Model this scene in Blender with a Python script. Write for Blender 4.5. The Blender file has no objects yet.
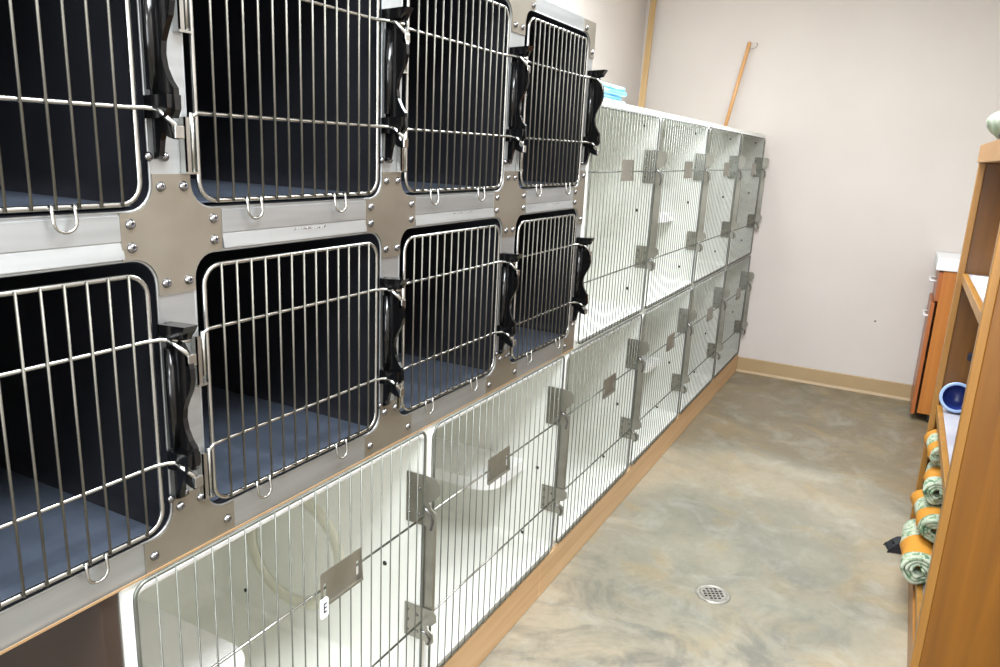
import bpy, bmesh, math, random
from mathutils import Vector, Matrix
random.seed(4)
SC = bpy.context.scene
COL = SC.collection
PI = math.pi

# ------------------------------------------------------------------ camera
cam_d = bpy.data.cameras.new('camera')
cam = bpy.data.objects.new('camera', cam_d)
COL.objects.link(cam)
right = Vector((0.87849866, 0.47557475, 0.04548365))
down = Vector((0.15336745, -0.19057214, -0.96961883))
fwd = Vector((-0.45245831, 0.85878456, -0.24035506))
m = Matrix((right, -down, -fwd)).transposed().to_4x4()
m.translation = Vector((0.86432136, -5.12254162, 1.41055672))
cam.matrix_world = m
cam_d.sensor_width = 36
cam_d.lens = 746.7 / 1000 * 36
cam_d.clip_start = 0.01
SC.camera = cam

# ------------------------------------------------------------------ light
w = bpy.data.worlds.new('world')
SC.world = w
w.use_nodes = True
w.node_tree.nodes['Background'].inputs[0].default_value = (.97, .98, 1, 1)
w.node_tree.nodes['Background'].inputs[1].default_value = 0.15


def area(name, loc, sx, sy, power, color=(.92, .965, 1), rot=(0, 0, 0)):
    d = bpy.data.lights.new(name, 'AREA')
    d.shape = 'RECTANGLE'
    d.size, d.size_y = sx, sy
    d.energy = power
    d.color = color
    o = bpy.data.objects.new(name, d)
    o.location = loc
    o.rotation_euler = rot
    COL.objects.link(o)
    return o


area('ceiling_lamp_light', (.85, -4.6, 2.53), .55, 1.15, 40)
area('ceiling_lamp_light', (.50, -2.15, 2.53), 1.0, 1.15, 38)
area('ceiling_lamp_light', (.85, -6.9, 2.53), .55, 1.15, 26)
area('ceiling_lamp_light', (-.32, -1.9, 2.53), .28, 1.15, 8)  # added unseen lamp, there to brighten the left wall
area('unseen_rear_light', (.5, -7.3, 1.4), 1.6, 1.6, 36, (.86, .93, 1), (PI / 2, 0, 0))  # unseen cool area light behind the camera, no doorway stands there

vs = SC.view_settings
vs.view_transform = 'Standard'
vs.look = 'None'
vs.gamma = 1
vs.use_curve_mapping = False
vs.exposure = 1.05
SC.cycles.use_denoising = True
SC.cycles.max_bounces = 12
SC.cycles.diffuse_bounces = 8
SC.cycles.sample_clamp_indirect = 6


# ------------------------------------------------------------------ materials
def srgb(r, g, b):
    f = lambda c: (c / 255 / 12.92) if c / 255 <= .04045 else ((c / 255 + .055) / 1.055) ** 2.4
    return (f(r), f(g), f(b), 1)


def mat(name, color, rough=.5, metal=0.0, spec=.5, coat=0.0):
    mt = bpy.data.materials.new(name)
    mt.use_nodes = True
    b = mt.node_tree.nodes['Principled BSDF']
    b.inputs['Base Color'].default_value = color
    b.inputs['Roughness'].default_value = rough
    b.inputs['Metallic'].default_value = metal
    b.inputs['Specular IOR Level'].default_value = spec
    b.inputs['Coat Weight'].default_value = coat
    return mt


def noisy(mt, c1, c2, scale=(5, 5, 5), detail=5, lo=.35, hi=.65, bump=0.0, rough=None, dist=0.0, nscale=1.0):
    nt = mt.node_tree
    b = nt.nodes['Principled BSDF']
    tc = nt.nodes.new('ShaderNodeTexCoord')
    mp = nt.nodes.new('ShaderNodeMapping')
    mp.inputs['Scale'].default_value = scale
    nt.links.new(tc.outputs['Object'], mp.inputs[0])
    n = nt.nodes.new('ShaderNodeTexNoise')
    n.inputs['Scale'].default_value = nscale
    n.inputs['Detail'].default_value = detail
    n.inputs['Distortion'].default_value = dist
    nt.links.new(mp.outputs[0], n.inputs['Vector'])
    r = nt.nodes.new('ShaderNodeValToRGB')
    r.color_ramp.elements[0].position = lo
    r.color_ramp.elements[0].color = c1
    r.color_ramp.elements[1].position = hi
    r.color_ramp.elements[1].color = c2
    nt.links.new(n.outputs[0], r.inputs[0])
    nt.links.new(r.outputs[0], b.inputs['Base Color'])
    if bump:
        bp = nt.nodes.new('ShaderNodeBump')
        bp.inputs['Strength'].default_value = bump
        bp.inputs['Distance'].default_value = .002
        nt.links.new(n.outputs[0], bp.inputs['Height'])
        nt.links.new(bp.outputs[0], b.inputs['Normal'])
    if rough:
        mr = nt.nodes.new('ShaderNodeMapRange')
        mr.inputs['To Min'].default_value = rough[0]
        mr.inputs['To Max'].default_value = rough[1]
        nt.links.new(n.outputs[0], mr.inputs[0])
        nt.links.new(mr.outputs[0], b.inputs['Roughness'])
    return mt


M = {}
M['wall'] = noisy(mat('wall_paint', srgb(214, 202, 190), .75, spec=.3), srgb(196, 188, 182), srgb(200, 193, 187), (2, 2, 2), lo=.3, hi=.7)
M['ceiling'] = noisy(mat('ceiling_paint', srgb(225, 222, 215), .9), srgb(222, 219, 212), srgb(228, 225, 219), (3, 3, 3))
M['baseboard'] = noisy(mat('vinyl_cove', srgb(186, 160, 122), .5), srgb(158, 134, 98), srgb(166, 142, 106), (4, 4, 4))
M['steel'] = noisy(mat('brushed_steel', srgb(212, 212, 212), .4, .86), srgb(172, 176, 178), srgb(186, 190, 192), (3, 3, 60), 4, .3, .7, rough=(.36, .5))
M['plate'] = noisy(mat('plate_steel', srgb(198, 194, 186), .35, .85), srgb(150, 144, 132), srgb(166, 161, 150), (6, 6, 9), 4, .3, .7, rough=(.32, .46))
M['rivet'] = noisy(mat('rivet_steel', srgb(190, 190, 190), .2, 1.0), srgb(120, 120, 122), srgb(150, 150, 152), (30, 30, 30))
M['chrome'] = noisy(mat('chrome_wire', srgb(215, 213, 208), .26, 1.0), srgb(176, 176, 172), srgb(192, 192, 188), (20, 20, 20))
M['wire'] = noisy(mat('cage_wire', srgb(178, 172, 160), .48, .85), srgb(104, 102, 94), srgb(120, 117, 109), (20, 20, 20))
M['wire_grey'] = noisy(mat('grey_cage_wire', srgb(140, 142, 134), .4, .8), srgb(112, 115, 109), srgb(130, 133, 127), (20, 20, 20))
M['liner'] = noisy(mat('shade_dark_liner', srgb(52, 60, 74), .3, .0), srgb(24, 25, 29), srgb(31, 32, 37), (5, 3, 5), 4, .3, .7, rough=(.24, .38))  # near-black colour paints in the shade of the unlit steel inside
M['lit_floor'] = noisy(mat('lit_floor_tone', srgb(90, 104, 126), .35), srgb(58, 65, 76), srgb(80, 88, 102), (2, 12, 12), 5, .3, .7, rough=(.28, .45))  # bluish light on the cage floor, painted into the colour
M['black'] = noisy(mat('black_latch', srgb(12, 12, 13), .16, 0, .5), srgb(7, 7, 8), srgb(13, 13, 14), (9, 9, 9))
M['fiber'] = noisy(mat('white_laminate', srgb(222, 224, 216), .6, spec=.25), srgb(221, 223, 216), srgb(230, 232, 226), (3, 3, 3), lo=.3, hi=.7)
M['fiber_edge'] = noisy(mat('white_edge', srgb(226, 226, 220), .4), srgb(240, 242, 242), srgb(248, 249, 250), (6, 6, 6))
M['portal'] = noisy(mat('beige_ring', srgb(206, 200, 172), .45), srgb(214, 214, 198), srgb(220, 220, 205), (6, 6, 6))
M['screw'] = mat('dark_screw', srgb(60, 58, 54), .4, .7)
M['hard'] = noisy(mat('grey_hardware', srgb(172, 170, 163), .42, .75), srgb(134, 131, 120), srgb(156, 153, 143), (9, 9, 9), rough=(.3, .45))
M['tag'] = mat('white_tag', srgb(235, 240, 245), .5)
M['ink'] = mat('black_ink', srgb(25, 28, 45), .6)
M['paper'] = mat('paper', srgb(236, 236, 234), .7)


def wood(name, c1, c2, axis='z', rough=.4, g=1.0):
    s = {'z': (26 * g, 26 * g, 1.3), 'y': (26 * g, 1.3, 26 * g), 'x': (1.3, 26 * g, 26 * g)}[axis]
    return noisy(mat(name, c1, rough, coat=.12), c1, c2, s, 6, .3, .7, bump=.08, dist=.6)


M['oak'] = wood('shelf_oak', srgb(108, 66, 8), srgb(130, 82, 12))
M['oak_y'] = wood('shelf_oak_long', srgb(140, 92, 34), srgb(160, 110, 48), 'y')
M['oak_edge'] = wood('shelf_edge', srgb(142, 98, 38), srgb(160, 114, 50))
M['cab'] = wood('cabinet_wood', srgb(166, 98, 36), srgb(184, 116, 48))
M['cab_front'] = wood('cabinet_front', srgb(152, 82, 36), srgb(170, 98, 46))
M['pine'] = wood('pine_board', srgb(188, 150, 106), srgb(206, 172, 130), 'y', .6)
M['pole'] = wood('pole_wood', srgb(190, 140, 84), srgb(204, 158, 104), 'z', .5)
M['lath'] = wood('lath_wood', srgb(158, 128, 84), srgb(176, 148, 104), 'z', .6)
M['trim'] = wood('trim_wood', srgb(146, 116, 80), srgb(160, 130, 94), 'y', .6)
M['brown'] = wood('brown_panel', srgb(44, 31, 23), srgb(56, 41, 31), 'z', .6, .3)
M['blue_pad'] = noisy(mat('blue_pad', srgb(150, 200, 226), .7), srgb(84, 160, 206), srgb(156, 202, 226), (3, 9, 60), 3, .4, .6)
M['blue_light'] = noisy(mat('pale_blue_plastic', srgb(150, 176, 214), .3), srgb(140, 168, 208), srgb(160, 186, 222), (6, 6, 6))
M['blue_dark'] = noisy(mat('navy_plastic', srgb(28, 44, 110), .35), srgb(24, 38, 100), srgb(34, 52, 124), (6, 6, 6))
M['navy'] = noisy(mat('dark_navy_plastic', srgb(34, 34, 56), .4), srgb(30, 30, 50), srgb(40, 40, 62), (6, 6, 6))
M['greyp'] = noisy(mat('grey_plastic', srgb(170, 168, 176), .4), srgb(160, 158, 168), srgb(180, 178, 186), (6, 6, 6))
M['rubber'] = noisy(mat('black_rubber', srgb(30, 31, 36), .6), srgb(26, 27, 31), srgb(36, 37, 42), (20, 20, 20))
M['white'] = noisy(mat('white_counter', srgb(226, 228, 230), .4), srgb(222, 224, 226), srgb(232, 234, 236), (5, 5, 5))
M['drain'] = noisy(mat('drain_metal', srgb(188, 184, 174), .45, .5), srgb(140, 137, 128), srgb(166, 163, 155), (40, 40, 40))
M['pit'] = mat('drain_pit', srgb(22, 22, 22), .8)


def print_fabric(name, bands):
    mt = mat(name, (1, 1, 1, 1), .85)
    nt = mt.node_tree
    b = nt.nodes['Principled BSDF']
    tc = nt.nodes.new('ShaderNodeTexCoord')
    n = nt.nodes.new('ShaderNodeTexNoise')
    n.inputs['Scale'].default_value = 34
    n.inputs['Detail'].default_value = 3
    n.inputs['Distortion'].default_value = 1.2
    nt.links.new(tc.outputs['Object'], n.inputs['Vector'])
    r = nt.nodes.new('ShaderNodeValToRGB')
    r.color_ramp.elements[0].position = .36
    r.color_ramp.elements[0].color = srgb(84, 112, 84)
    r.color_ramp.elements[1].position = .5
    r.color_ramp.elements[1].color = srgb(168, 176, 156)
    e = r.color_ramp.elements.new(.43)
    e.color = srgb(130, 152, 120)
    nt.links.new(n.outputs[0], r.inputs[0])
    sp = nt.nodes.new('ShaderNodeSeparateXYZ')
    nt.links.new(tc.outputs['Object'], sp.inputs[0])
    # printed yellow bands across the length of the roll
    mr = nt.nodes.new('ShaderNodeMapRange')
    mr.inputs['From Min'].default_value = -.3
    mr.inputs['From Max'].default_value = .3
    nt.links.new(sp.outputs['Y'], mr.inputs[0])
    r2 = nt.nodes.new('ShaderNodeValToRGB')
    r2.color_ramp.interpolation = 'CONSTANT'
    r2.color_ramp.elements[0].color = (0, 0, 0, 1)
    r2.color_ramp.elements[1].position = bands[0][0]
    r2.color_ramp.elements[1].color = (1, 1, 1, 1)
    k = r2.color_ramp.elements.new(bands[0][1]); k.color = (0, 0, 0, 1)
    for a, c in bands[1:]:
        k = r2.color_ramp.elements.new(a); k.color = (1, 1, 1, 1)
        k = r2.color_ramp.elements.new(c); k.color = (0, 0, 0, 1)
    nt.links.new(mr.outputs[0], r2.inputs[0])
    mx = nt.nodes.new('ShaderNodeMix')
    mx.data_type = 'RGBA'
    nt.links.new(r2.outputs[0], mx.inputs[0])
    nt.links.new(r.outputs[0], mx.inputs[6])
    mx.inputs[7].default_value = srgb(186, 126, 34)
    nt.links.new(mx.outputs[2], b.inputs['Base Color'])
    return mt


M['print_a'] = print_fabric('printed_blanket', [(.33, .53)])
M['print_b'] = print_fabric('printed_blanket_two', [(.40, .57)])
M['print_c'] = print_fabric('printed_blanket_three', [(.34, .46), (.60, .72)])


def concrete():
    mt = mat('stained_concrete', srgb(150, 142, 126), .45)
    nt = mt.node_tree
    L = nt.links.new
    b = nt.nodes['Principled BSDF']
    tc = nt.nodes.new('ShaderNodeTexCoord')

    def noise(scale, detail=6, dist=0.0, rough=.55):
        n = nt.nodes.new('ShaderNodeTexNoise')
        n.inputs['Scale'].default_value = scale
        n.inputs['Detail'].default_value = detail
        n.inputs['Distortion'].default_value = dist
        n.inputs['Roughness'].default_value = rough
        L(tc.outputs['Object'], n.inputs['Vector'])
        return n.outputs[0]

    def ramp(v, stops):
        r = nt.nodes.new('ShaderNodeValToRGB')
        el = r.color_ramp.elements
        el[0].position, el[0].color = stops[0]
        el[1].position, el[1].color = stops[1]
        for p, c in stops[2:]:
            e = el.new(p); e.color = c
        L(v, r.inputs[0])
        return r.outputs[0]

    def mix(f, a, c, mode='MIX'):
        mx = nt.nodes.new('ShaderNodeMix')
        mx.data_type = 'RGBA'
        mx.blend_type = mode
        if isinstance(f, float): mx.inputs[0].default_value = f
        else: L(f, mx.inputs[0])
        for s, v in ((6, a), (7, c)):
            if isinstance(v, tuple): mx.inputs[s].default_value = v
            else: L(v, mx.inputs[s])
        return mx.outputs[2]

    def math_(op, a, c=0.0, cl=False):
        n = nt.nodes.new('ShaderNodeMath')
        n.operation = op
        n.use_clamp = cl
        for s, v in ((0, a), (1, c)):
            if isinstance(v, (int, float)): n.inputs[s].default_value = v
            else: L(v, n.inputs[s])
        return n.outputs[0]

    def g(v): return (v, v, v, 1)
    base = ramp(noise(1.6, 8, .8), [(.3, srgb(118, 117, 106)), (.7, srgb(140, 136, 120)), (.5, srgb(128, 125, 111))])
    # ring of pale mineral wear round the drain
    sp = nt.nodes.new('ShaderNodeSeparateXYZ')
    L(tc.outputs['Object'], sp.inputs[0])
    wob = math_('MULTIPLY', math_('SUBTRACT', noise(2.2, 4), .5), .32)
    dx = math_('SUBTRACT', sp.outputs[0], .46)
    dy = math_('MULTIPLY', math_('SUBTRACT', sp.outputs[1], -2.55), .85)
    d = math_('SQRT', math_('ADD', math_('MULTIPLY', dx, dx), math_('MULTIPLY', dy, dy)))
    d = math_('ADD', d, wob)
    dd = math_('MULTIPLY', d, .5)
    ring = ramp(dd, [(.12, g(0)), (.24, g(.15)), (.315, g(1)), (.42, g(.85)), (.47, g(0))])
    col = mix(math_('MULTIPLY', ring, .65), base, srgb(164, 151, 128))
    far = ramp(dd, [(.44, g(0)), (.52, g(1))])
    col = mix(math_('MULTIPLY', far, .75), col, srgb(116, 103, 80))
    och = ramp(noise(2.6, 7, 1.6), [(.52, g(0)), (.66, g(1))])
    col = mix(math_('MULTIPLY', och, .30), col, srgb(158, 132, 84))
    dark = ramp(noise(3.4, 9, 1.2, .65), [(.46, g(0)), (.62, g(1))])
    nearm = ramp(math_('MULTIPLY', math_('ADD', sp.outputs[1], 5.0), .25), [(.40, g(1)), (.64, g(.25))])
    col = mix(math_('MULTIPLY', math_('MULTIPLY', dark, nearm), .8), col, srgb(84, 85, 80))
    blot = ramp(noise(5.5, 8, .6, .7), [(.5, g(0)), (.72, g(1))])
    col = mix(math_('MULTIPLY', blot, .35), col, srgb(178, 177, 168))
    fine = ramp(noise(38, 6, .0, .7), [(.2, g(.86)), (.8, g(1.08))])
    col = mix(1.0, col, fine, 'MULTIPLY')
    L(col, b.inputs['Base Color'])
    rr = ramp(noise(3, 6, .5), [(.3, g(.34)), (.7, g(.55))])
    L(rr, b.inputs['Roughness'])
    bp = nt.nodes.new('ShaderNodeBump')
    bp.inputs['Strength'].default_value = .12
    bp.inputs['Distance'].default_value = .004
    L(noise(9, 8), bp.inputs['Height'])
    L(bp.outputs[0], b.inputs['Normal'])
    return mt


M['concrete'] = concrete()


# ------------------------------------------------------------------ mesh helpers
def box(bm, x0, x1, y0, y1, z0, z1, bev=0.0):
    vs_ = [bm.verts.new(p) for p in ((x0, y0, z0), (x1, y0, z0), (x1, y1, z0), (x0, y1, z0), (x0, y0, z1), (x1, y0, z1), (x1, y1, z1), (x0, y1, z1))]
    fs = [bm.faces.new([vs_[i] for i in f]) for f in ((0, 3, 2, 1), (4, 5, 6, 7), (0, 1, 5, 4), (1, 2, 6, 5), (2, 3, 7, 6), (3, 0, 4, 7))]
    if bev:
        es = {e for f in fs for e in f.edges}
        bmesh.ops.bevel(bm, geom=list(es), offset=bev, segments=2, affect='EDGES', profile=.5)


def tube(bm, pts, r, n=8, closed=False, cap=True):
    pts = [Vector(p) for p in pts]
    N = len(pts)
    rings = []
    prev = None
    for i, p in enumerate(pts):
        if closed:
            t = (pts[(i + 1) % N] - pts[i - 1]).normalized()
        else:
            t = (pts[min(i + 1, N - 1)] - pts[max(i - 1, 0)]).normalized()
        if prev is None:
            up = Vector((1, 0, 0)) if abs(t.x) < .9 else Vector((0, 0, 1))
            a = t.cross(up).normalized()
        else:
            a = (prev - t * prev.dot(t)).normalized()
        prev = a
        c = t.cross(a)
        rr = r[i] if isinstance(r, (list, tuple)) else r
        rings.append([bm.verts.new(p + (a * math.cos(2 * PI * k / n) + c * math.sin(2 * PI * k / n)) * rr) for k in range(n)])
    m_ = N if closed else N - 1
    for i in range(m_):
        A, B = rings[i], rings[(i + 1) % N]
        for k in range(n):
            f = bm.faces.new((A[k], A[(k + 1) % n], B[(k + 1) % n], B[k]))
            f.smooth = True
    if not closed and cap:
        bm.faces.new(list(reversed(rings[0])))
        bm.faces.new(rings[-1])


def rrect(y0, y1, z0, z1, r, seg=6):
    """rounded rectangle loop in (y, z)"""
    out = []
    for cy, cz, a0 in ((y1 - r, z1 - r, 0), (y0 + r, z1 - r, 90), (y0 + r, z0 + r, 180), (y1 - r, z0 + r, 270)):
        for k in range(seg + 1):
            a = math.radians(a0 + 90 * k / seg)
            out.append((cy + r * math.cos(a), cz + r * math.sin(a)))
    return out


def prism(bm, loop, axis, lo, hi, holes=()):
    """extrude an outline (2D pairs of the two other axes, in xyz order) with optional holes"""
    def P(a, b, h):
        return {'x': (h, a, b), 'y': (a, h, b), 'z': (a, b, h)}[axis]
    caps = []
    for h in (lo, hi):
        es = []
        L_ = []
        for lp in [loop] + list(holes):
            v = [bm.verts.new(P(a, b, h)) for a, b in lp]
            es += [bm.edges.new((v[i], v[(i + 1) % len(v)])) for i in range(len(v))]
            L_.append(v)
        bmesh.ops.triangle_fill(bm, edges=es, use_beauty=True)
        caps.append(L_)
    for A, B in zip(caps[0], caps[1]):
        n = len(A)
        for i in range(n):
            bm.faces.new((A[i], A[(i + 1) % n], B[(i + 1) % n], B[i]))


def lathe(bm, prof, n=32, mtx=None):
    rings = []
    for r, z in prof:
        rings.append([bm.verts.new((r * math.cos(2 * PI * k / n), r * math.sin(2 * PI * k / n), z)) for k in range(n)] if r > 1e-6 else [bm.verts.new((0, 0, z))])
    allv = [v for q in rings for v in q]
    for A, B in zip(rings, rings[1:]):
        for k in range(n):
            if len(A) == 1 and len(B) == 1: continue
            if len(A) == 1: f = bm.faces.new((A[0], B[k], B[(k + 1) % n]))
            elif len(B) == 1: f = bm.faces.new((A[k], A[(k + 1) % n], B[0]))
            else: f = bm.faces.new((A[k], A[(k + 1) % n], B[(k + 1) % n], B[k]))
            f.smooth = True
    if mtx is not None:
        bmesh.ops.transform(bm, matrix=mtx, verts=allv)


def obj(name, bm, material, parent=None, kind=None, label=None, cat=None, group=None, recalc=True, loc=None):
    if recalc: bmesh.ops.recalc_face_normals(bm, faces=bm.faces)
    me = bpy.data.meshes.new(name)
    bm.to_mesh(me)
    bm.free()
    for mt in (material if isinstance(material, (list, tuple)) else [material]):
        me.materials.append(mt)
    o = bpy.data.objects.new(name, me)
    COL.objects.link(o)
    if parent is not None:
        o.parent = parent
    if loc: o.location = loc
    if kind: o['kind'] = kind
    if label: o['label'] = label
    if cat: o['category'] = cat
    if group: o['group'] = group
    return o


def thing(name, label, cat, loc=(0, 0, 0), group=None):
    o = bpy.data.objects.new(name, None)
    o.empty_display_size = .05
    o.location = loc
    COL.objects.link(o)
    o['label'] = label
    o['category'] = cat
    if group: o['group'] = group
    return o


def NB(): return bmesh.new()


def bx(name, material, parent, *a, bev=0.0, **k):
    bm = NB()
    box(bm, *a, bev=bev)
    return obj(name, bm, material, parent, **k)


# ------------------------------------------------------------------ room
H = 2.6
XL, XR, YB, YF = -.86, 1.52, .02, -7.6
bx('floor', M['concrete'], None, XL - .1, XR + .1, YF - .1, YB + .1, -.1, 0, kind='structure')
bx('ceiling', M['ceiling'], None, XL - .1, XR + .1, YF - .1, YB + .1, H, H + .1, kind='structure')
bx('wall_left', M['wall'], None, XL - .1, XL, YF - .1, YB + .1, 0, H, kind='structure')
bx('wall_right', M['wall'], None, XR, XR + .1, YF - .1, YB + .1, 0, H, kind='structure')
bx('wall_back', M['wall'], None, XL, XR, YB, YB + .1, 0, H, kind='structure')
bx('wall_front', M['wall'], None, XL, XR, YF - .1, YF, 0, H, kind='structure')
bm = NB()
prism(bm, [(YB, .0), (YB - .016, .0), (YB - .010, .008), (YB - .005, .016), (YB - .004, .098), (YB, .103)], 'x', .005, XR)
obj('baseboard_back', bm, M['baseboard'], kind='structure')
for yy in (-4.6, -2.15, -6.9):
    f = thing('ceiling_light', {-4.6: 'ceiling light box above the steel cages', -2.15: 'ceiling light box nearest the back wall', -6.9: 'ceiling tube light furthest from the back wall'}[yy], 'light', (.50 if yy == -2.15 else .85, yy, H))
    hw = .53 if yy == -2.15 else .31
    bm = NB(); prism(bm, [(-hw, 0), (hw, 0), (hw - .02, -.04), (.02 - hw, -.04)], 'y', -.64, .64)
    obj('housing', bm, M['white'], f)
f = thing('ceiling_light', 'added unseen narrow light box brightening the left wall above the white cages', 'light', (-.32, -1.9, H))  # housing for the added lamp that brightens the left wall
bm = NB(); prism(bm, [(-.17, 0), (.17, 0), (.15, -.04), (-.15, -.04)], 'y', -.64, .64)
obj('housing', bm, M['white'], f)

# tiny wall marks
bm = NB(); lathe(bm, [(0, -.002), (.006, -.002), (.006, 0.0), (.003, .002), (0, .003)], 12, Matrix.Translation((.80, YB - .001, .47)) @ Matrix.Rotation(PI / 2, 4, 'X'))
obj('wall_screw', bm, M['hard'], label='tiny screw in the beige back wall left of the cabinet', cat='screw')

# ------------------------------------------------------------------ steel cages with inside shade painted dark (two rows of four)
OPY = [(-4.895, -4.470), (-4.411, -3.982), (-3.925, -3.499), (-3.430, -3.020)]
ROWS = [(.852, 1.250), (1.310, 1.738)]
Y0, Y1, Z0, Z1 = -4.955, -2.985, .803, 1.772
R_OP = .035
frame = thing('steel_cage_frame', 'brushed steel front frame of riveted rails and posts around the eight dark cages', 'frame', (0, Y0, Z0))
FO = Vector((0, Y0, Z0))


def lobj(name, bm, material, parent, org, **k):
    bmesh.ops.translate(bm, vec=-Vector(org), verts=bm.verts)
    return obj(name, bm, material, parent, **k)


bm = NB()
prism(bm, [(Y0, Z0), (Y1, Z0), (Y1, Z1), (Y0, Z1)], 'x', -.004, 0, [rrect(a, b, c, d, R_OP) for a, b in OPY for c, d in ROWS])
# returned bottom and top flanges
box(bm, -.03, -.001, Y0, Y1, Z0, Z0 + .002)
box(bm, -.03, -.001, Y0, Y1, Z1 - .002, Z1)
lobj('face_frame', bm, M['steel'], frame, FO)
bm = NB()
box(bm, .0034, .0052, Y0, Y1, Z0 + .0004, Z0 + .0036)
lobj('edge_trim', bm, M['trim'], frame, FO, label='thin tan strip along the bottom edge')
# rail strips with a folded lower lip between the rows
for i, (a, b) in enumerate(OPY):
    bm = NB()
    prism(bm, [(0, 1.2735), (.0012, 1.2735), (.0050, 1.2525), (0, 1.2515)], 'y', a + .052, b - .048)
    lobj('rail_lip', bm, M['steel'], frame, FO)
    bm = NB()
    box(bm, 0, .0022, a + .052, b - .048, 1.2745, 1.3075, bev=.0004)
    lobj('rail_strip', bm, M['steel'], frame, FO)


def text_obj(name, s, size, loc, rot, material, parent, org, depth=.0006):
    cu = bpy.data.curves.new(name, 'FONT')
    cu.body = s
    cu.size = size
    cu.extrude = depth
    cu.align_x = 'CENTER'
    cu.align_y = 'CENTER'
    tmp = bpy.data.objects.new(name, cu)
    COL.objects.link(tmp)
    dg = bpy.context.evaluated_depsgraph_get()
    me = bpy.data.meshes.new_from_object(tmp.evaluated_get(dg))
    bpy.data.objects.remove(tmp)
    me.transform(Matrix.Translation(Vector(loc) - Vector(org)) @ rot)
    me.materials.clear()
    me.materials.append(material)
    o = bpy.data.objects.new(name, me)
    COL.objects.link(o)
    o.parent = parent
    return o


ROT_FACE = Matrix(((0, 0, 1, 0), (1, 0, 0, 0), (0, 1, 0, 0), (0, 0, 0, 1)))  # text x->+y, y->+z, facing +x
for a, b in OPY:
    yc = (a + b) / 2 + (.02 if a > -4.5 else -.085)
    text_obj('embossed_logo', 'SHOR-LINE', .0155, (.0018, yc, 1.264), ROT_FACE, M['chrome'], frame, FO)


def rivet(y, z, parent, r=.0068):
    bm = NB()
    lathe(bm, [(0, .0050), (.0019, .0049), (.0022, .0054), (r * .5, .0052), (r * .75, .004), (r, .0012), (r * 1.05, 0), (0, 0)], 14, Matrix.Translation((.003, y, z)) @ Matrix.Rotation(PI / 2, 4, 'Y'))
    for f in bm.faces:
        c = f.calc_center_median()
        if math.hypot(c.y - y, c.z - z) < .0017 and c.x > .004: f.material_index = 1
    return lobj('rivet', bm, [M['rivet'], M['ink']], parent, FO)


def arc(cy, cz, r, a0, a1, n=6):
    return [(cy + r * math.cos(math.radians(a0 + (a1 - a0) * k / n)), cz + r * math.sin(math.radians(a0 + (a1 - a0) * k / n))) for k in range(n + 1)]


posts = [(-4.955, -4.895), (-4.470, -4.411), (-3.982, -3.925), (-3.499, -3.430), (-3.020, -2.985)]
for pi_, (a, b) in enumerate(posts):
    wl, wr = (.05 if pi_ > 0 else 0), (.05 if pi_ < 4 else 0)
    zt, zb = 1.310, 1.250
    r = R_OP
    q = []
    # clockwise from top left of the upright arm
    q += [(a, 1.358)]
    q += [(b, 1.358)]
    if wr: q += list(arc(b + r, zt + r, r, 180, 270)) + [(b + wr, zt), (b + wr, zb)] + list(reversed(arc(b + r, zb - r, r, 90, 180, 6)))[::-1]
    q += [(b, 1.198), (a, 1.198)]
    if wl: q += list(arc(a - r, zb - r, r, 0, 90)) + [(a - wl, zb), (a - wl, zt)] + list(arc(a - r, zt + r, r, -90, 0))
    qq = []
    for p in q:
        if not qq or (abs(p[0] - qq[-1][0]) + abs(p[1] - qq[-1][1])) > 1e-6: qq.append(p)
    bm = NB(); prism(bm, qq, 'x', 0, .003)
    pl = lobj('joint_plate', bm, M['plate'], frame, FO)
    yc = (a + b) / 2
    s = .018 if pi_ < 4 else .009
    for dz in (1.342, 1.214):
        if pi_ < 4:
            rivet(yc - s, dz, pl); rivet(yc + s, dz, pl)
        else: rivet(yc, dz, pl)
    if wl: rivet(a - .036, 1.296, pl); rivet(a - .036, 1.266, pl)
    if wr: rivet(b + .036, 1.296, pl); rivet(b + .036, 1.266, pl)
    # bottom and top corner plates (T shaped)
    for base, sgn in ((Z0, 1), (Z1, -1)):
        ze = .852 if sgn > 0 else 1.738     # opening edge
        zi = base + sgn * .002
        za = base + sgn * .098
        q = [(a - wl, zi), (b + wr, zi)]
        if wr: q += [(b + wr, ze)] + (list(arc(b + r, ze + sgn * r, r, 270 if sgn > 0 else 90, 180)))
        q += [(b, za), (a, za)]
        if wl: q += list(arc(a - r, ze + sgn * r, r, 0, -90 if sgn > 0 else 90)) + [(a - wl, ze)]
        qq = []
        for p in q:
            if not qq or (abs(p[0] - qq[-1][0]) + abs(p[1] - qq[-1][1])) > 1e-6: qq.append(p)
        if sgn < 0: qq = qq[::-1]
        bm = NB(); prism(bm, qq, 'x', 0, .003)
        pl = lobj('corner_plate', bm, M['plate'], frame, FO)
        zz = base + sgn * .082
        if pi_ < 4:
            rivet(yc - s, zz, pl); rivet(yc + s, zz, pl)
        else: rivet(yc, zz, pl)
        if wl: rivet(a - .036, base + sgn * .025, pl)
        if wr: rivet(b + .036, base + sgn * .025, pl)


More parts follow.
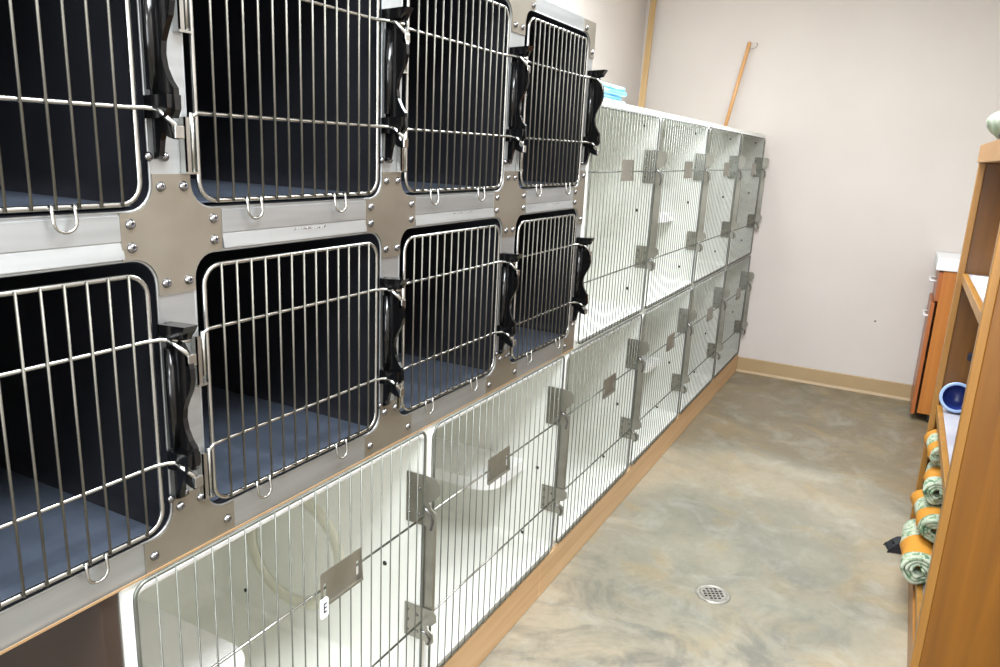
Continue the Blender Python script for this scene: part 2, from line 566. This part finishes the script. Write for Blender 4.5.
def black_latch(bm, y, zt):
    """wavy upright latch plate standing out from the post; zt = height of the upper cross bar"""
    pr = [(.004, .022), (.050, .018), (.046, .004), (.030, .000), (.034, -.006), (.044, -.020), (.049, -.036), (.050, -.052),
          (.046, -.068), (.038, -.082), (.031, -.097), (.029, -.112), (.032, -.128), (.040, -.143), (.048, -.152), (.048, -.160), (.050, -.178), (.044, -.186),
          (.030, -.190), (.042, -.204), (.044, -.214), (.034, -.212), (.022, -.206), (.018, -.216), (.014, -.236), (.004, -.240)]
    prism(bm, [(x, zt + z) for x, z in pr], 'y', y - .004, y + .004)
    # rounded spine
    tube(bm, [(.012, y - .005, zt - .012), (.012, y - .005, zt - .155)], .0085, 10)
    # top cap and lower collar
    prism(bm, [(.002, zt + .021), (.055, zt + .024), (.049, zt + .014), (.042, zt + .006), (.002, zt + .004)], 'y', y - .014, y + .008)
    prism(bm, [(.002, zt - .162), (.046, zt - .160), (.046, zt - .176), (.040, zt - .188), (.002, zt - .190)], 'y', y - .013, y + .008)


def steel_cage(ci, ri, label):
    a, b = OPY[ci]
    c, d = ROWS[ri]
    org = (0, (a + b) / 2, c)
    t = thing('steel_cage', label, 'cage', org, 'dark lined steel cages in the two-row bank')
    ya = Y0 if ci == 0 else (OPY[ci - 1][1] + a) / 2
    yb = Y1 if ci == 3 else (b + OPY[ci + 1][0]) / 2
    za, zb = (Z0, 1.280) if ri == 0 else (1.280, Z1)
    bm = NB()
    g_ = .0006
    for q in ((-.62, -.031, ya + g_, ya + .003, za + g_, zb - g_), (-.62, -.031, yb - .003, yb - g_, za + g_, zb - g_),
              (-.62, -.031, ya + .003, yb - .003, za + g_, za + .003), (-.62, -.031, ya + .003, yb - .003, zb - .003, zb - g_),
              (-.62, -.617, ya + .003, yb - .003, za + .003, zb - .003)):
        box(bm, *q)
    bmesh.ops.remove_doubles(bm, verts=bm.verts, dist=1e-5)
    lobj('casing', bm, M['steel'], t, org)
    # liner with rounded corners
    bm = NB()
    secs = []
    for x, ins in ((0.0, 0.0), (-.012, .003), (-.56, .006), (-.577, .012), (-.585, .03)):
        secs.append([bm.verts.new((x, y, z)) for y, z in rrect(a + ins, b - ins, c + ins, d - ins, R_OP - ins * .3)])
    n = len(secs[0])
    for A, B in zip(secs, secs[1:]):
        for k in range(n):
            f = bm.faces.new((A[k], B[k], B[(k + 1) % n], A[(k + 1) % n])); f.smooth = True
    bm.faces.new(secs[-1])
    lobj('liner', bm, M['liner'], t, org, recalc=False)
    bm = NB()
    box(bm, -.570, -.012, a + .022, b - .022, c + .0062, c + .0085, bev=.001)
    lobj('lit_floor_sheet', bm, M['lit_floor'], t, org)  # thin sheet added to carry the painted floor light
    # polished lip around the opening
    bm = NB()
    tube(bm, [(-.001, y, z) for y, z in rrect(a + .001, b - .001, c + .001, d - .001, R_OP)], .002, 6, closed=True)
    lobj('opening_lip', bm, M['steel'], t, org)
    # door
    fy0, fy1 = a + .013, b - .020
    fz0, fz1 = (.866, 1.230) if ri == 0 else (1.321, 1.718)
    h1, h2 = (1.139, .961) if ri == 0 else (1.617, 1.438)
    X = .004
    bm = NB()
    tube(bm, [(X, y, z) for y, z in rrect(fy0, fy1, fz0, fz1, .028)], .0036, 8, closed=True)
    door = lobj('door', bm, M['chrome'], t, org)
    bm = NB()
    nb = 13
    ys = [fy0 + (fy1 - fy0) * (k + 1) / (nb + 1) for k in range(nb)]
    for y in ys:
        tube(bm, [(X + .0045, y, fz0 - .002), (X + .0045, y, fz1 + .002)], .0019, 6)
    lobj('wire_grille', bm, M['wire'], door, org)
    for h in (h1, h2):
        bm = NB()
        tube(bm, [(.008, a + .002, h - .006), (.006, a + .014, h), (.0042, a + .03, h), (.0042, b - .03, h + .001), (.012, b - .012, h + .002), (.026, b + .006, h), (.034, b + .018, h - .002)], .0031, 8)
        lobj('cross_bar', bm, M['chrome'], door, org)
    for off in (.094, .287):
        ym, rr = fy0 + off, .0138
        yl, yr = ym - rr, ym + rr
        bm = NB()
        tube(bm, [(X + .004, yl, fz0 + .004), (X + .006, yl, fz0 - .004)] + [(X + .008, ym - rr * math.cos(math.radians(q)), fz0 - .016 - rr * .9 * math.sin(math.radians(q))) for q in range(0, 181, 20)] + [(X + .006, yr, fz0 - .004), (X + .004, yr, fz0 + .004)], .0022, 6)
        lobj('hook_loop', bm, M['chrome'], door, org)
    # hinge clips on the left post
    for h in (h1, h2):
        bm = NB()
        box(bm, .001, .012, a - .012, a - .010, h - .078, h - .006)
        box(bm, .010, .012, a - .012, a - .004, h - .078, h - .006)
        box(bm, .001, .013, a - .013, a + .006, h - .080, h - .077)
        tube(bm, [(.010, a + .001, h - .080), (.010, a + .001, h)], .0026, 8)
        lobj('hinge', bm, M['chrome'], t, org)
    # black latch
    bm = NB()
    yl = b + (.008 if ci < 3 else .012)
    black_latch(bm, yl, h1)
    la = lobj('latch', bm, M['black'], t, org)
    for h in (h1, h2):
        bm = NB()
        tube(bm, [(.018, yl - .012, h + .001), (.034, yl - .014, h - .002), (.042, yl - .004, h - .014), (.044, yl + .006, h - .026)], .0032, 8)
        box(bm, .040, .047, yl - .004, yl + .010, h - .034, h - .018, bev=.001)
        lobj('catch', bm, M['chrome'], la, org)
    for dy in (-.012, .012):
        bm = NB()
        lathe(bm, [(0, .006), (.004, .005), (.0062, .002), (.0065, 0), (0, 0)], 12, Matrix.Translation((.003, yl + dy, h2 - .058)) @ Matrix.Rotation(PI / 2, 4, 'Y'))
        lobj('latch_screw', bm, M['rivet'], t, org)
    return t


WHERE = ['first', 'second', 'third', 'fourth']
for ri in (0, 1):
    for ci in range(4):
        row = 'lower' if ri == 0 else 'upper'
        ext = {0: 'cut by the left photo edge', 1: 'second from the left', 2: 'third from the left', 3: 'rightmost beside white cages'}[ci]
        steel_cage(ci, ri, 'cage with shade-painted inside in the %s steel row, %s' % (row, ext))

# brown support panel beneath the nearest steel cage
bx('support_panel', M['brown'], None, -.70, -.006, -4.586, -4.560, .126, .80, bev=.002,
   label='dark brown board against the left side of the nearest white cage', cat='panel')
bx('support_panel', M['brown'], None, -.27, -.06, -4.97, -4.95, 0, .80, bev=.002,
   label='upright brown board holding up the left end of the steel bank', cat='panel')

# ------------------------------------------------------------------ white cages
W = .762
ZL = (.1265, .803)
ZU = (.803, 1.572)


def quarter(cx, cy, r, a0, a1, n=7): return arc(cx, cy, r, a0, a1, n)


def white_cage(k, tier, label, ledge=None, portal=False, card='steel', tag=None, door_hw=True):
    """k = column 0..5 counted from the near end"""
    y0, y1 = -6 * W + k * W, -5 * W + k * W
    if tier == 1 and k == 2: y0 = -2.983
    if k == 0: y0 = -4.558
    z0, z1 = ZL if tier == 0 else ZU
    top = z1 - (.020 if tier else .018)
    org = (0, (y0 + y1) / 2, z0)
    t = thing('white_cage', label, 'cage', org, 'white laminate cages')
    th = .015
    g = .0008
    D = -.70
    iy0, iy1, iz0, iz1 = y0 + th, y1 - th, z0 + .02, top
    bm = NB()
    # front rim with the rounded opening
    lp = [(y0 + g, z0 + g), (y1 - g, z0 + g), (y1 - g, z1 - g), (y0 + g, z1 - g)]
    inner = rrect(iy0, iy1, iz0, iz1, .018, 5)
    v1 = [bm.verts.new((0, a, b)) for a, b in lp]
    v2 = [bm.verts.new((0, a, b)) for a, b in inner]
    es = [bm.edges.new((v[i], v[(i + 1) % len(v)])) for v in (v1, v2) for i in range(len(v))]
    bmesh.ops.triangle_fill(bm, edges=es, use_beauty=True)
    # outside
    vb = [bm.verts.new((D - .02, a, b)) for a, b in lp]
    for i in range(4):
        bm.faces.new((v1[i], v1[(i + 1) % 4], vb[(i + 1) % 4], vb[i]))
    bm.faces.new(vb)
    # inside, coved into the back
    prev = v2
    for x, ins in ((-.006, .001), (D + .05, .001), (D + .02, .008), (D + .006, .022), (D, .045)):
        ring = [bm.verts.new((x, a, b)) for a, b in rrect(iy0 + ins, iy1 - ins, iz0 + ins, iz1 - ins, .018 + ins * .6, 5)]
        n = len(ring)
        for i in range(n):
            f = bm.faces.new((prev[i], ring[i], ring[(i + 1) % n], prev[(i + 1) % n])); f.smooth = True
        prev = ring
    bm.faces.new(prev)
    lobj('shell', bm, M['fiber'], t, org)
    # rounded lip of the shell front
    bm = NB()
    tube(bm, [(.001, y, z) for y, z in rrect(iy0 - .002, iy1 + .002, iz0 - .002, iz1 + .002, .02, 5)], .0035, 6, closed=True)
    lobj('rim', bm, M['fiber_edge'], t, org)
    if ledge:
        # resting ledge along one side wall, rounded at its free corner
        zl = z0 + (.300 if tier == 0 else .345)
        wdt = .22 if ledge == 'right' else .33
        rc = .07
        bm = NB()
        if ledge == 'right':
            q = [(D + .01, iy1), (D + .01, iy1 - wdt)] + [(x, y) for x, y in arc(-.11 - rc, iy1 - wdt + rc, rc, 270, 360, 8)] + [(-.11, iy1)]
        else:
            q = [(D + .01, iy0), (-.11, iy0)] + [(x, y) for x, y in arc(-.11 - rc, iy0 + wdt - rc, rc, 0, 90, 8)] + [(D + .01, iy0 + wdt)]
        prism(bm, q, 'z', zl - .035, zl)
        lobj('resting_ledge', bm, M['fiber_edge'], t, org)
    if portal:
        bm = NB()
        cx, cz = -.39, .385
        mt_ = Matrix.Translation((cx, iy1 - .001, cz)) @ Matrix.Rotation(PI / 2, 4, 'X')
        lathe(bm, [(.135, .0), (.138, .003), (.142, .006), (.162, .006), (.168, .003), (.170, 0)], 48, mt_)
        lobj('portal_ring', bm, M['portal'], t, org)
        bm = NB()
        lathe(bm, [(0, .003), (.125, .003), (.134, .001), (.134, 0)], 48, mt_)
        lobj('portal_cover', bm, M['fiber'], t, org)
    spots = [(-.047, .93), (-.05, .52), (-.06, .12)] if tier else [(-.06, .42), (-.10, .06)]
    if portal: spots = [(-.40, .55), (-.57, .11), (-.40, .155), (-.10, .46)]
    for x, fz in spots:
        bm = NB()
        lathe(bm, [(0, .004), (.004, .0035), (.006, .001), (.006, 0), (0, 0)], 10, Matrix.Translation((x, iy1 - .001, z0 + fz * (z1 - z0))) @ Matrix.Rotation(PI / 2, 4, 'X'))
        lobj('wall_screw', bm, M['screw'], t, org)
    # door ------------------------------------------------
    fy0, fy1 = y0 + (.012 if k == 0 else .018), y1 - .020
    fz0, fz1 = z0 + .012, z1 - (.026 if tier else .001)
    h1, h2 = (.592, .322) if tier == 0 else (1.354, 1.013)
    X = .010
    bm = NB()
    tube(bm, [(X, y, z) for y, z in rrect(fy0, fy1, fz0, fz1, .02, 4)], .0032, 8, closed=True)
    door = lobj('door', bm, M['wire_grey'], t, org)
    bm = NB()
    nb = 21
    for j in range(nb):
        y = fy0 + (fy1 - fy0) * (j + 1) / (nb + 1)
        tube(bm, [(X + .004, y, fz0 - .001), (X + .004, y, fz1 + .001)], .0014, 6)
    lobj('wire_grille', bm, M['wire_grey'], door, org)
    for h in (h1, h2):
        bm = NB()
        tube(bm, [(X, fy0 - .01, h), (X, fy1 + .004, h)], .0026, 8)
        lobj('cross_bar', bm, M['chrome'] if k < 2 and tier == 0 else M['wire_grey'], door, org)
    # card holder clipped on the upper cross bar
    if card:
        cy = y0 + .43
        if k == 1: cy = y0 + .322
        if k == 0: cy = -4.122
        if k == 2: cy = -2.650
        cw, ch = .058, .035
        cz = h1 + .004
        bm = NB()
        holes = [rrect(cy - cw + .006, cy - cw + .015, cz - .02, cz + .012, .004, 3), rrect(cy + cw - .015, cy + cw - .006, cz - .02, cz + .012, .004, 3)]
        prism(bm, rrect(cy - cw, cy + cw, cz - ch, cz + ch, .004, 2), 'x', X + .006, X + .008, holes)
        prism(bm, [(X + .006, cz - ch), (X + .014, cz - ch + .001), (X + .014, cz - ch + .006), (X + .0125, cz - ch + .006), (X + .012, cz - ch + .003), (X + .006, cz - ch + .002)], 'y', cy - cw, cy + cw)
        prism(bm, [(X + .006, cz - ch), (X + .014, cz - ch), (X + .009, cz + ch), (X + .006, cz + ch)], 'y', cy + cw - .0015, cy + cw)
        lobj('card_holder', bm, M['hard'], door, org)
        if tag:
            bm = NB()
            prism(bm, rrect(cy - cw - .009, cy - cw + .012, cz - ch - .018, cz - ch + .022, .004, 3), 'x', X + .012, X + .015)
            lobj('letter_tag', bm, M['tag'], t, org)
            text_obj('tag_letter', tag, .023, (X + .0156, cy - cw + .0015, cz - ch + .002), ROT_FACE @ Matrix.Diagonal((.85, 1.25, 1, 1)), M['ink'], t, org, .0004)
    # latches on the right edge
    if door_hw:
        yd = y1 - .004
        for h, hh in ((h1 + .040 if tier == 0 else h1 + .014, .062), (h2 - .006 if tier == 0 else h2 + .012, .044)):
            yp = iy1 - .0045
            bm = NB()
            pr = [(-.046, hh), (.018, hh), (.034, hh * .97), (.042, hh * .8), (.043, hh * .40), (.032, hh * .14), (.014, hh * -.02), (.020, hh * -.20), (.034, hh * -.38),
                  (.036, hh * -.85), (.028, hh * -1.12), (.016, hh * -1.15), (.012, hh * -.98), (-.046, hh * -.98)]
            prism(bm, [(x + .008, h + z) for x, z in pr], 'y', yp - .0012, yp + .0012)
            pl = lobj('latch_plate', bm, M['hard'], t, org)
            for dx, dz in ((-.029, -.6), (-.029, .0), (-.029, .6), (-.002, .45), (-.002, -.55)):
                bm = NB()
                lathe(bm, [(0, .003), (.003, .0025), (.0042, 0), (0, 0)], 10, Matrix.Translation((dx, yp - .001, h + dz * hh)) @ Matrix.Rotation(PI / 2, 4, 'X'))
                lobj('screw', bm, M['rivet'], pl, org)
            bm = NB()
            tube(bm, [(.016, yp - .014, h - hh * .1), (.030, yp - .010, h - hh * .3), (.036, yp - .004, h - hh * .7), (.032, yp - .004, h - hh * 1.05)], .0028, 6)
            lobj('latch_pin', bm, M['rivet'], pl, org)
        bm = NB()
        zt_, zb_ = (h1 - .012, h2 + .012)
        prism(bm, [(.002, yd - .012), (.036, yd - .012), (.036, yd - .001), (.0335, yd - .001), (.0335, yd - .0095), (.002, yd - .0095)], 'z', zb_, zt_)
        lobj('latch_bar', bm, M['hard'], t, org)
    return t


cols = ['A', 'B', 'C', 'D', 'E', 'F']
low_lab = ['nearest white cage in the bottom row, with E tag',
           'white cage in the bottom row under the steel bank, second from the near end',
           'white cage in the bottom row, third from the near end',
           'white cage in the bottom row, third from the back wall',
           'white cage in the bottom row, second from the back wall',
           'white cage in the bottom row touching the back wall']
up_lab = {2: 'white cage in the top row directly beside the steel bank',
          3: 'white cage in the top row, third from the back wall',
          4: 'white cage in the top row, second from the back wall',
          5: 'white cage in the top row touching the back wall'}
for k in range(6):
    white_cage(k, 0, low_lab[k], ledge={0: 'left', 1: 'right', 3: 'right'}.get(k), portal=(k == 0), tag='E' if k == 0 else None)
for k in range(2, 6):
    white_cage(k, 1, up_lab[k], ledge={3: 'right'}.get(k))

# pine boards the cages stand on
for a, b, lab in ((-5.2, -3.146, 'pine base board under the cages, nearest of the three'),
                  (-3.144, -1.683, 'pine base board under the cages, middle of the three'),
                  (-1.681, -.002, 'pine base board under the cages, touching the back wall')):
    bm = NB()
    box(bm, -.030, .008, a, b, 0, .125, bev=.003)
    obj('base_board', bm, M['pine'], label=lab, cat='board', group='pine boards under the cages')
# hidden rear bearer so that the cages rest on something at the back
bx('base_board', M['pine'], None, -.70, -.662, -4.57, -.002, 0, .125, bev=.003, label='rear pine bearer beneath the back of the white cages', cat='board', group='pine boards under the cages')

# ------------------------------------------------------------------ things on the cages
def folded(name, cx, cy, z, wx, wy, layers, mt, label):
    bm = NB()
    for i in range(layers):
        zz = z + i * .016
        dx = random.uniform(-.01, .01); dy = random.uniform(-.012, .012)
        box(bm, cx - wx + dx, cx + wx + dx, cy - wy + dy, cy + wy + dy, zz, zz + .0155, bev=.006)
    for f in bm.faces: f.smooth = True
    return obj(name, bm, mt, label=label, cat='pad', group='folded pads on top of the cages')


folded('folded_pad', -.20, -2.51, 1.5725, .07, .22, 2, M['blue_pad'], 'folded pale blue pad on the white cages, lower of the two')
folded('folded_pad', -.20, -2.51, 1.6050, .065, .20, 3, M['blue_pad'], 'folded pale blue pad on the white cages, resting on the other')


def stick(name, p0, p1, wdt, mt, label, cat, rnd=True):
    p0, p1 = Vector(p0), Vector(p1)
    L_ = (p1 - p0).length
    t = thing(name, label, cat, p0)
    t.rotation_mode = 'QUATERNION'
    t.rotation_quaternion = (p1 - p0).to_track_quat('Z', 'X')
    bm = NB()
    if rnd:
        tube(bm, [(0, 0, 0), (0, 0, L_ * .5), (0, 0, L_ - .004), (0, 0, L_)], [wdt, wdt, wdt, wdt * .7], 12)
    else:
        box(bm, -wdt, wdt, -wdt, wdt, 0, L_, bev=.001)
    obj('shaft', bm, mt, t)
    return t, L_


t, L_ = stick('wooden_pole', (-.232, -.115, 1.5835), (-.157, -.012, 2.128), .0115, M['pole'], 'thin wooden pole with a wire hook leaning on the back wall', 'pole')
bm = NB()
bpy.context.view_layer.update()
inv = t.matrix_world.inverted()
hk = [(-.160, -.022, 2.098), (-.146, -.026, 2.088), (-.128, -.030, 2.086), (-.112, -.032, 2.094), (-.104, -.033, 2.108), (-.106, -.033, 2.118), (-.116, -.032, 2.116)]
tube(bm, [inv @ Vector(p) for p in hk], .0022, 6)
obj('wire_hook', bm, M['hard'], t)
stick('wooden_lath', (-.690, -.43, 1.578), (-.80, -.012, 2.52), .019, M['lath'], 'square pale wood lath leaning in the corner behind the cages', 'lath', False)

# ------------------------------------------------------------------ floor drain
t = thing('floor_drain', 'round pale metal drain set in the concrete floor', 'drain', (.495, -2.81, 0))
bm = NB(); lathe(bm, [(.040, .001), (.041, .004), (.052, .0045), (.056, .003), (.057, .0005)], 40)
obj('rim', bm, M['drain'], t)
bm = NB()
N = 5
step = .0135
holes = []
for i in range(-2, 3):
    for j in range(-2, 3):
        if abs(i) + abs(j) > 3: continue
        holes.append([(i * step + a, j * step + b) for a, b in ((-.0048, -.0048), (.0048, -.0048), (.0048, .0048), (-.0048, .0048))])
prism(bm, [(.0405 * math.cos(2 * PI * k / 40), .0405 * math.sin(2 * PI * k / 40)) for k in range(40)], 'z', .002, .0035, holes)
gr = obj('grate', bm, M['drain'], t)
gr.rotation_euler = (0, 0, .5)
bm = NB(); lathe(bm, [(0, .001), (.0400, .001), (.0400, .0006), (0, .0006)], 32)
obj('pit', bm, M['pit'], t)

# ------------------------------------------------------------------ bookshelf on the right
SX0, SX1 = 1.083, 1.50
SY0, SY1 = -3.03, -1.96
ST = 1.498
sh = thing('wooden_shelf', 'tall orange oak shelf unit against the right wall', 'shelf', (SX0, SY0, 0))
SO = (SX0, SY0, 0)


def sp(name, mt, *a, bev=.002, parent=sh, org=SO, **k):
    bm = NB(); box(bm, *a, bev=bev)
    return lobj(name, bm, mt, parent, org, **k)


sp('side_panel', M['oak'], SX0, SX1, SY0, SY0 + .02, 0, ST - .06)
sp('side_panel', M['oak'], SX0, SX1, SY1 - .02, SY1, 0, ST - .06)
sp('stile', M['oak_edge'], SX0 - .02, SX0, SY0, SY0 + .035, 0, ST - .06)
sp('stile', M['oak_edge'], SX0 - .02, SX0, SY1 - .04, SY1, 0, ST - .06)
sp('top_board', M['oak_edge'], SX0 - .025, SX1, SY0 - .005, SY1 + .005, ST - .06, ST)
sp('back_panel', M['oak'], SX1 - .01, SX1, SY0 + .02, SY1 - .02, .02, ST - .06)
for z in (.12, .555, 1.050):
    s_ = sp('shelf_board', M['greyp'], SX0 + .012, SX1 - .01, SY0 + .02, SY1 - .02, z - .022, z)
    sp('edge_strip', M['oak_edge'], SX0 - .006, SX0 + .012, SY0 + .02, SY1 - .02, z - .030, z + .002, parent=s_)
sp('plinth', M['oak_y'], SX0 - .012, SX0 + .006, SY0 + .035, SY1 - .04, .0, .088)


def roll(cx, cy, z, r, ln, mt, label, yaw=0.0, squash=.85):
    bm = NB()
    # spiral rolled blanket: outer surface plus visible spiral end
    turns, n = 3.2, 90
    th_ = r / (turns + .6)
    outer = []
    cz_ = z * 31 + cx * 17
    for i in range(n + 1):
        a = 2 * PI * turns * i / n
        rr = r * (1 - .82 * i / n)
        outer.append((rr * math.cos(a), rr * math.sin(a) * squash))
    rows = []
    for s in (-.5, -.46, -.3, -.1, .1, .3, .46, .5):
        k_ = .94 if abs(s) == .5 else 1
        wv = 1 + .05 * math.sin(s * 17 + cx * 40)
        rows.append([bm.verts.new((x * k_ * wv * (1 + .09 * math.sin(3 * math.atan2(y, x) + s * 9 + cz_)), s * ln + .010 * math.sin(2.3 * math.atan2(y, x) + cz_), y * k_ * wv * (1 + .07 * math.sin(2 * math.atan2(y, x) + s * 6 + cz_)))) for x, y in outer])
    for A, B in zip(rows, rows[1:]):
        for i in range(n):
            f = bm.faces.new((A[i], A[i + 1], B[i + 1], B[i])); f.smooth = True
    me_o = obj('rolled_blanket', bm, mt, label=label, cat='blanket', group='printed blankets on the bottom shelf')
    sol = me_o.modifiers.new('thick', 'SOLIDIFY')
    sol.thickness = -.009
    me_o.location = (cx, cy, z + r * squash + .004)
    me_o.rotation_euler = (0, 0, yaw)
    return me_o


roll(1.076, -2.46, .125, .050, .30, M['print_a'], 'rolled green and white blanket with yellow band, lowest and sticking out furthest')
roll(1.196, -2.48, .125, .052, .36, M['print_b'], 'rolled green and white blanket behind the lowest one, deeper in the shelf')
roll(1.100, -2.36, .222, .046, .26, M['print_c'], 'rolled printed blanket with yellow ends in the middle of the pile', .08)
roll(1.214, -2.42, .226, .046, .34, M['print_a'], 'rolled printed blanket deep in the shelf behind the middle of the pile')
roll(1.112, -2.26, .311, .043, .24, M['print_b'], 'rolled printed blanket with wide yellow band near the top of the pile', -.06)
roll(1.108, -2.13, .392, .042, .22, M['print_c'], 'rolled green and white blanket topmost on the pile', .05)

# pale blue bowl lying on its side on the middle shelf
t = thing('pet_bowl', 'pale blue plastic bowl tipped on its side with navy inside', 'bowl', (1.128, -2.06, .5553 + .0570))
mt_ = Matrix.Scale(.72, 4) @ Matrix.Rotation(math.radians(78), 4, 'X') @ Matrix.Rotation(.3, 4, 'Z')
bm = NB(); lathe(bm, [(0, -.050), (.040, -.050), (.046, -.045), (.062, .0), (.070, .022), (.076, .024), (.0765, .028), (.070, .030), (.062, .028)], 40, mt_)
o = obj('bowl_body', bm, M['blue_light'], t)
bm = NB(); lathe(bm, [(.062, .028), (.054, .005), (.042, -.036), (.0, -.042)], 40, mt_)
obj('bowl_inside', bm, M['blue_dark'], t)
t = thing('pump_bottle', 'pale bottle with a dark navy cap behind the blue bowl', 'bottle', (1.205, -2.03, .5553))
t.scale = (1, 1, 1.2)
bm = NB(); lathe(bm, [(0, 0), (.032, 0), (.035, .004), (.035, .09), (.030, .11), (.014, .125), (.012, .150), (0, .150)], 24)
obj('bottle_body', bm, M['greyp'], t)
bm = NB(); lathe(bm, [(0, .150), (.022, .150), (.025, .155), (.025, .18), (.020, .188), (0, .190)], 24)
box(bm, -.066, 0, -.014, .014, .160, .182, bev=.004)
obj('bottle_cap', bm, M['navy'], t)
bx('paper_sheet', M['paper'], None, 1.105, 1.30, -2.60, -2.05, 1.0505, 1.0535, label='white paper lying on the upper shelf', cat='paper')

# bundled cloth on top of the shelf
t = thing('bundled_cloth', 'bunched pale green and white cloth on top of the oak shelf', 'cloth', (1.15, -2.42, ST))


def blob(parent, mt, c, s, name, seed, amp=.18):
    rnd = random.Random(seed)
    bm = NB()
    bmesh.ops.create_icosphere(bm, subdivisions=4, radius=1)
    ph = [(rnd.uniform(2, 6), rnd.uniform(2, 6), rnd.uniform(2, 6), rnd.uniform(0, 6)) for _ in range(5)]
    for v in bm.verts:
        d = sum(math.sin(v.co.x * a + v.co.y * b_ + v.co.z * c_ + p) for a, b_, c_, p in ph) / 5
        v.co *= 1 + amp * d
        v.co = Vector((v.co.x * s[0] + c[0], v.co.y * s[1] + c[1], max(v.co.z * s[2] + c[2], .001)))
    for f in bm.faces: f.smooth = True
    return obj(name, bm, mt, parent)


M['cloth'] = noisy(mat('pale_green_cloth', srgb(190, 200, 176), .85), srgb(132, 146, 120), srgb(180, 188, 174), (14, 14, 14), 5, .4, .6, bump=.3)
blob(t, M['cloth'], (0, 0, .045), (.11, .17, .065), 'lower_fold', 1)
blob(t, M['cloth'], (.03, -.02, .150), (.095, .14, .075), 'upper_fold', 2, .3)
blob(t, M['navy'], (-.07, -.12, .010), (.02, .03, .014), 'navy_corner', 5)

# small black wedge on the floor by the shelf
bm = NB()
prism(bm, [(-.030, 0), (.030, 0), (.030, .044), (.014, .048), (-.012, .030), (-.030, .008)], 'y', -.03, .03)
bmesh.ops.bevel(bm, geom=list(bm.edges), offset=.004, segments=2, affect='EDGES')
o = obj('rubber_wedge', bm, M['rubber'], label='small black rubber wedge on the floor beside the shelf', cat='wedge')
o.location = (1.025, -2.13, 0)
o.rotation_euler = (0, 0, .3)

# ------------------------------------------------------------------ base cabinet in the far right corner
CO = (1.065, -.40, 0)
cb = thing('base_cabinet', 'orange wood base cabinet with white top in the far right corner', 'cabinet', CO)


def cp(name, mt, *a, bev=.002, parent=cb, **k):
    bm = NB(); box(bm, *a, bev=bev)
    return lobj(name, bm, mt, parent, CO, **k)


cp('carcass', M['cab'], 1.096, 1.505, -.40, -.01, .050, .872)
cp('toe_kick', M['screw'], 1.150, 1.505, -.385, -.01, 0, .050)
cp('countertop', M['white'], 1.058, 1.512, -.412, .012, .872, .936, bev=.006)
dr = cp('drawer_front', M['cab_front'], 1.078, 1.100, -.395, -.015, .700, .862)
d_ = cp('cabinet_door', M['cab_front'], 1.064, 1.084, -.400, -.015, .040, .690)
for par, z in ((dr, .80), (d_, .60)):
    bm = NB()
    tube(bm, [(1.075, -.30, z), (1.050, -.30, z), (1.046, -.295, z), (1.046, -.145, z), (1.050, -.14, z), (1.075, -.14, z)], .006, 8)
    lobj('pull', bm, M['white'], par, CO)

bpy.context.view_layer.update()
